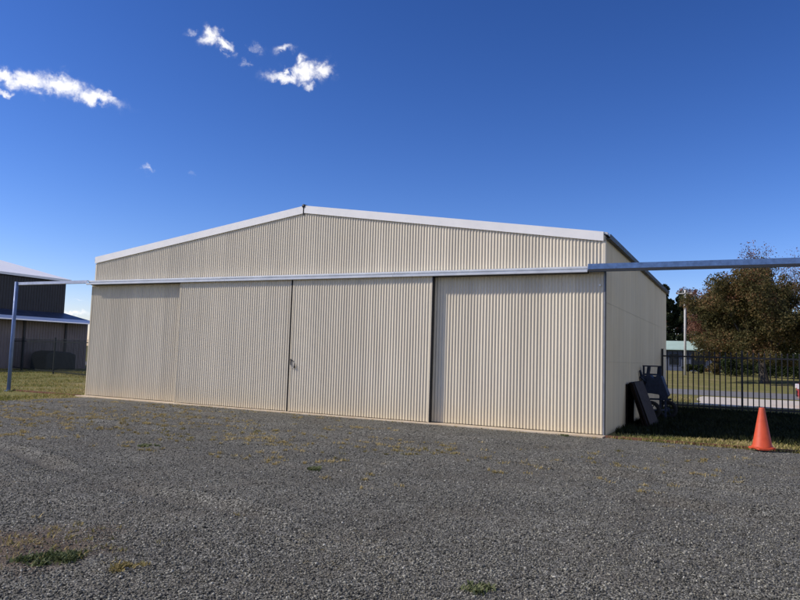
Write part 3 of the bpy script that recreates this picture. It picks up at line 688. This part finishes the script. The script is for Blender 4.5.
house = empty('house', (12, 74, .8), 'low blue grey house with a pale green roof beneath the trees', 'house')
M['house_wall'] = painted('blue_grey_wall_in_shade', (.075, .09, .135), .7, 0, .15, .8)  # shade of the trees is painted into this dark wall tone
M['house_roof'] = painted('pale_green_roof', (.42, .56, .48), .5, .0, .08, .8)
M['glass'] = painted('dark_window_glass', (.012, .014, .018), .12, 0, .1, 2, .6)
b = MB(); b.box(2, 15.2, 72.4, 80, .7, 3.30); b.build('wall', M['house_wall'], house)
b = MB(); b.add([(1.4,71.7,3.26),(15.8,71.7,3.26),(15.8,76.2,4.35),(1.4,76.2,4.35),(1.4,80.6,3.26),(15.8,80.6,3.26),(1.4,71.7,3.36),(15.8,71.7,3.36),(15.8,76.2,4.45),(1.4,76.2,4.45),(1.4,80.6,3.36),(15.8,80.6,3.36)],
  [(0,3,2,1),(3,4,5,2),(6,7,8,9),(9,8,11,10),(0,1,7,6),(4,10,11,5),(0,6,9,3),(3,9,10,4),(1,2,8,7),(2,5,11,8)]); b.build('roof', M['house_roof'], house)
for x, w in ((8.2, 1.6), (10.6, 1.1), (13.0, 1.6)):
    b = MB(); b.box(x, x+w, 72.36, 72.39, 1.5, 2.8); wd = b.build('window', M['glass'], house)
    b = MB(); b.box(x-.06, x, 72.33, 72.41, 1.44, 2.86); b.box(x+w, x+w+.06, 72.33, 72.41, 1.44, 2.86); b.box(x, x+w, 72.33, 72.41, 2.8, 2.86); b.box(x, x+w, 72.33, 72.41, 1.44, 1.5); b.build('frame', M['house_wall'], wd)

M['pole'] = painted('pale_timber_pole', (.50, .49, .45), .8, 0, .15, 2)
b = MB(); b.tube([(13.24, 60, .4), (13.24, 60, 9.15)], [.13, .10], 12)
pl = tag(b.build('power_pole', M['pole'], None, True), 'pale slender power pole standing in front of the dark trees', 'power pole')
b = MB(); b.box(12.55, 13.93, 59.87, 59.95, 8.72, 8.82); b.build('crossarm', M['pole'], pl)
for x in (12.65, 13.0, 13.5, 13.85):
    b = MB(); b.lathe([(.0, .2), (.04, .18), (.055, .1), (.04, .0), (0, 0)], (x, 59.91, 8.82), 8); b.build('insulator', M['frame'], pl)

# red car, most of it out of the frame
M['red'] = painted('red_car_paint', (.40, .02, .028), .25, 0, .08, 2, .6)
M['lamp'] = painted('headlamp_lens', (.75, .76, .78), .1, 0, .05, 3, .8)
M['trim'] = painted('black_trim', (.015, .015, .016), .5, 0, .2, 5)
car = empty('red_car', (22.6, 18.0, 0), 'red car at the frame edge, seen through the black picket fence', 'car')
X0, Yn, Yf = 20.56, 17.15, 18.9
def car_slice(y, k):
    # side outline (x offset from the nose, z), k narrows it towards the flanks
    o = [(.06,.32),(.0,.5),(.02,.78),(.12,.98),(.5,1.12),(1.15,1.2),(1.75,1.20),(2.25,1.20),(3.0,1.2),(3.7,1.2),(4.2,1.14),(4.32,.98),(4.36,.6),(4.3,.34)]
    return [(X0 + .0 + x + (0.12*k if x < .3 else (-.12*k if x > 4 else 0)), y, z - (.03*k if z > 1.1 else 0)) for x, z in o]
b = MB(); secs = [car_slice(Yn, 1.), car_slice(Yn+.12, .2), car_slice((Yn+Yf)/2, 0), car_slice(Yf-.12, .2), car_slice(Yf, 1.)]
n = len(secs[0]); b.add([p for s in secs for p in s], [(j*n+i, j*n+(i+1) % n, (j+1)*n+(i+1) % n, (j+1)*n+i) for j in range(4) for i in range(n)] + [tuple(range(n)), tuple(range(4*n, 5*n))[::-1]])
b.build('body', M['red'], car, False, .03)
b = MB(); cab = [(1.35,1.17),(2.0,1.68),(3.2,1.72),(3.95,1.62),(4.2,1.15)]
b.add([(X0+x, Yn+.06+.16*(z-1.17)/.55, z) for x, z in cab] + [(X0+x, Yf-.06-.16*(z-1.17)/.55, z) for x, z in cab], [(0,1,2,3,4),(9,8,7,6,5)] + [(i, 5+i, 6+i, i+1) for i in range(4)]); b.build('cabin_glass', M['glass'], car, False, .02)
b = MB(); b.add([(X0+x, y, z) for y in (Yn+.2, Yf-.2) for x, z in ((1.95,1.66),(2.05,1.71),(3.2,1.745),(3.97,1.65),(3.9,1.6),(3.2,1.69),(2.1,1.66))], [tuple(range(7)), tuple(range(7, 14))[::-1]] + [(i, (i+1) % 7, 7+(i+1) % 7, 7+i) for i in range(7)]); b.build('roof', M['red'], car)
for y in (Yn+.1, Yf-.42):
    b = MB(); b.box(X0-.008, X0+.14, y, y+.32, .74, .93); b.build('headlight', M['lamp'], car, False, .02)
b = MB(); b.box(X0-.012, X0+.05, Yn+.5, Yf-.5, .42, .66); b.build('grille', M['trim'], car)
for x in (.78, 3.5):
    for y, s in ((Yn+.06, 1), (Yf-.06, -1)):
        b = MB(); vs_ = []
        b.tube([(X0+x, y-.09-.0, .33), (X0+x, y+.09, .33)], .33, 22); w = b.build('wheel', M['tyre'], car, False, .02)
        b = MB(); b.tube([(X0+x, y-.098*s, .33), (X0+x, y-.085*s, .33)], .2, 16); b.build('rim', M['frame'], w)

# ------------------------------------------------------------------ trees
def leaves(name, centres, radii, n, size, mat, parent, squash=.8, zmin=None):
    cs = np.array(centres, float); rs = np.array(radii, float)
    w = rs**2; idx = RNG.choice(len(cs), n, p=w/w.sum())
    d = RNG.normal(size=(n, 3)); d /= np.linalg.norm(d, axis=1)[:, None]
    q = RNG.random(n)**.42; P = cs[idx] + d*(rs[idx]*q)[:, None]*np.array([1, 1, squash])
    if zmin is not None: P[:, 2] = np.maximum(P[:, 2], zmin + RNG.random(n)*.5)
    a = RNG.normal(size=(n, 3)); a /= np.linalg.norm(a, axis=1)[:, None]; b = np.cross(a, RNG.normal(size=(n, 3))); b /= np.linalg.norm(b, axis=1)[:, None]
    s = (size*RNG.uniform(.5, 1.4, n))[:, None]
    v = np.stack([P-a*s, P+b*s*.55, P+a*s, P-b*s*.55], 1).reshape(-1, 3)
    return np_mesh(name, v, np.arange(4*n).reshape(-1, 4), mat, parent)
def limbs(base, top, r, spread, n, depth=2, seed=0, droop=.0):
    """trunk with forking limbs as one mesh; returns the builder and the branch ends"""
    rn = random.Random(seed); b = MB(); ends = []
    base = Vector(base); top = Vector(top); mid = base.lerp(top, .5) + Vector((rn.uniform(-.2,.2), rn.uniform(-.2,.2), 0))
    b.tube([base-Vector((0,0,.15)), base+Vector((0,0,.25)), mid, top], [r*1.45, r*1.05, r*.85, r*.6], 10)
    def grow(p, d, L, rad, k):
        pts = [p]; dd = d.copy(); 
        for i in range(4):
            dd = (dd + Vector((rn.uniform(-.28,.28), rn.uniform(-.28,.28), rn.uniform(-.1,.25)-droop))).normalized(); pts.append(pts[-1] + dd*(L/4))
        b.tube(pts, [rad, rad*.85, rad*.68, rad*.5, rad*.3], 6 if k else 5)
        ends.append(pts[-1]); ends.append(pts[2])
        if k:
            for j in range(rn.randint(3, 4)):
                i = rn.randint(2, 4); nd = (dd + Vector((rn.uniform(-.9,.9), rn.uniform(-.9,.9), rn.uniform(-.25,.7)))).normalized(); grow(pts[i], nd, L*rn.uniform(.5, .72), rad*.45, k-1)
    for i in range(n):
        a = 2*PI*(i+rn.random()*.5)/n; t = rn.uniform(.55, 1.)
        p = base.lerp(top, t); up = rn.uniform(.35, 1.1)
        grow(p, Vector((math.cos(a), math.sin(a), up)).normalized(), spread*rn.uniform(.75, 1.1), r*.42, depth)
    return b, ends
def tree(name, base, h_trunk, r, spread, n, label, mat, leaf_n, leaf, blob, seed, extra=(), depth=2, cat='tree', frac=1., zmin=None):
    t = empty(name, base, label, cat, 'trees beyond the road')
    b, ends = limbs(base, (base[0]+random.uniform(-.2,.2), base[1], base[2]+h_trunk), r, spread, n, depth, seed); b.build('trunk', M['bark'], t, True)
    rn = random.Random(seed+1); use = [e for e in ends if rn.random() < frac]
    cs = [tuple(e) for e in use] + [c[:3] for c in extra]; rs = [blob*rn.uniform(.55, 1.2) for _ in use] + [c[3] for c in extra]
    leaves('crown', cs, rs, leaf_n, leaf, M[mat], t, .8, zmin)
    return t
gz = lambda y: float(rise(y))
ex = []
rn = random.Random(77)
for k in range(105):
    a = rn.uniform(0, 2*PI); q = rn.random()**.5
    ex.append((21.0+6.9*q*math.cos(a), 50+4.2*q*math.sin(a), 5.2+4.6*math.sqrt(max(0, 1-q*q))*rn.uniform(-.8, .98)+.4*math.sin(k), rn.uniform(.45, 1.2)))
for k in range(46): ex.append((rn.uniform(14.8, 28), 47.5+rn.uniform(-1.5, 2), rn.uniform(2.1, 4.4), rn.uniform(.4, .95)))
tree('broad_tree', (20.1, 50, gz(50)), 2.6, .34, 4.2, 8, 'broad leafy autumn tree with a dense olive brown crown near the road', 'leaf_olive', 135000, .088, .95, 3, ex, 2, zmin=1.7)
tree('sparse_tree', (23.6, 58, gz(58)), 4.4, .32, 5.0, 14, 'half bare tree with thin twigs and few rusty leaves, rising highest behind', 'leaf_brown', 20000, .075, .75, 8, (), 3, frac=.9)
ex = [(15.4+rn.uniform(-2.4, 2.4), 75+rn.uniform(-2, 2), rn.uniform(5, 11.0), rn.uniform(.7, 1.4)) for k in range(26)]
tree('brown_tree', (15.6, 75, gz(75)), 4.2, .28, 4.0, 7, 'brown leaved tree right of the power pole, showing above the olive crown', 'leaf_brown', 24000, .11, .9, 12, ex, 2)
ex = [(10.7+rn.uniform(-1.2, 1.4), 95+rn.uniform(-1, 1), rn.uniform(8, 12.7), rn.uniform(.6, 1.1)) for k in range(16)]
tree('russet_tree', (10.8, 95, gz(95)), 5.5, .25, 3.0, 6, 'russet topped tree peeking out behind the power pole', 'leaf_brown', 9000, .14, .8, 16, ex, 2)
def conifer(base, h, r, label, seed):
    t = empty('conifer', base, label, 'tree', 'trees beyond the road')
    b = MB(); b.tube([(base[0], base[1], base[2]-.1), (base[0], base[1], base[2]+h*.95)], [.22, .04], 8); b.build('trunk', M['bark'], t, True)
    rn = random.Random(seed); cs, rs = [], []
    for k in range(70):
        z = rn.uniform(.06, .97); rr = r*(1-z)**.75*rn.uniform(.5, 1.05); a = rn.uniform(0, 2*PI); cs.append((base[0]+rr*math.cos(a), base[1]+rr*math.sin(a), base[2]+z*h)); rs.append(rn.uniform(.35, .75))
    leaves('crown', cs, rs, 26000, .15, M['leaf_dark'], t, .8)
conifer((8.9, 82, gz(82)), 11.2, 2.6, 'dark conifer just past the shed back corner, beside the other conifer', 5)
conifer((11.3, 83, gz(83)), 10.4, 2.7, 'shorter dark conifer directly behind the power pole', 6)
ex = [(32+rn.uniform(-4, 4), 52+rn.uniform(-3, 3), rn.uniform(3, 9), rn.uniform(.7, 1.4)) for k in range(30)]
tree('roadside_tree', (32, 52, gz(52)), 3, .3, 4, 7, 'olive tree standing past the broad tree at the frame edge', 'leaf_olive', 18000, .13, .9, 31, ex, 2)
for k, (x, y, w, lab) in enumerate(((16.6, 83, 2.6, 'narrow dark evergreen tree just past the end of the house'), (20.2, 79, 2.8, 'rounded dark evergreen tree behind the house end'), (25.0, 76, 3.2, 'wide dark evergreen tree behind the half bare tree'), (31.5, 79, 3.4, 'dark evergreen tree farthest from the house'))):
    ex = [(x+rn.uniform(-1, 1)*w, y+rn.uniform(-1.5, 1.5), rn.uniform(1.8, 7.2), rn.uniform(.8, 1.5)) for _ in range(26)]
    tree('evergreen_tree', (x, y, gz(y)), 2.6, .24, 2.4, 6, lab, 'leaf_dark', 17000, .15, .8, 41+k, ex, 1)
# shrubs under the trees
def shrub(x, y, w, h, label, mat, seed, n=4200):
    rn = random.Random(seed); z0 = gz(y)
    t = empty('shrub', (x, y, z0), label, 'shrub', 'shrubs under the trees')
    b = MB()
    for k in range(6): b.tube([(x+rn.uniform(-.2,.2), y, z0-.05), (x+rn.uniform(-.6,.6)*w, y+rn.uniform(-.3,.3), z0+h*.6)], [.03, .012], 5)
    b.build('stem', M['bark'], t)
    cs = [(x+rn.uniform(-.8,.8)*w, y+rn.uniform(-.6,.6), z0+rn.uniform(.15,.8)*h) for _ in range(14)]
    leaves('foliage', cs, [h*rn.uniform(.18, .36) for _ in cs], n, .085, M[mat], t, .8, z0)
shrub(17.9, 62, 1.7, 2.2, 'dark green shrub left of the broad tree trunk', 'leaf_green', 1)
shrub(16.0, 64, 1.2, 1.2, 'low olive shrub against the blue grey house wall', 'leaf_olive', 2)
shrub(13.6, 66, 1.3, 1.0, 'low shrub in front of the house windows', 'leaf_green', 3)
shrub(21.6, 61, 2.0, 2.8, 'dense green shrub right behind the broad tree trunk', 'leaf_green', 4, 7000)
shrub(24.6, 60, 2.0, 3.0, 'tall green shrub beside the half bare tree', 'leaf_green', 5, 7000)
shrub(28.0, 62, 2.2, 2.6, 'green shrub farthest from the house, past the half bare tree', 'leaf_green', 6)
shrub(19.6, 66, 2.0, 2.6, 'dark shrub behind the broad tree between the other shrubs', 'leaf_dark', 7, 7000)
# far wood closing the horizon
cs = []; rs = []
for k in range(240):
    x = -160+k*2.0+rn.uniform(-1, 1); y = 165+rn.uniform(-8, 8)+.05*abs(x); 
    for j in range(3): cs.append((x+rn.uniform(-1,1), y, .8+rn.uniform(.5, 6.2))); rs.append(rn.uniform(1.2, 2.4))
wood = leaves('far_wood', cs, rs, 52000, .5, M['leaf_green'], None, .9)
tag(wood, 'distant dark wood along the horizon', 'wood', kind='stuff')
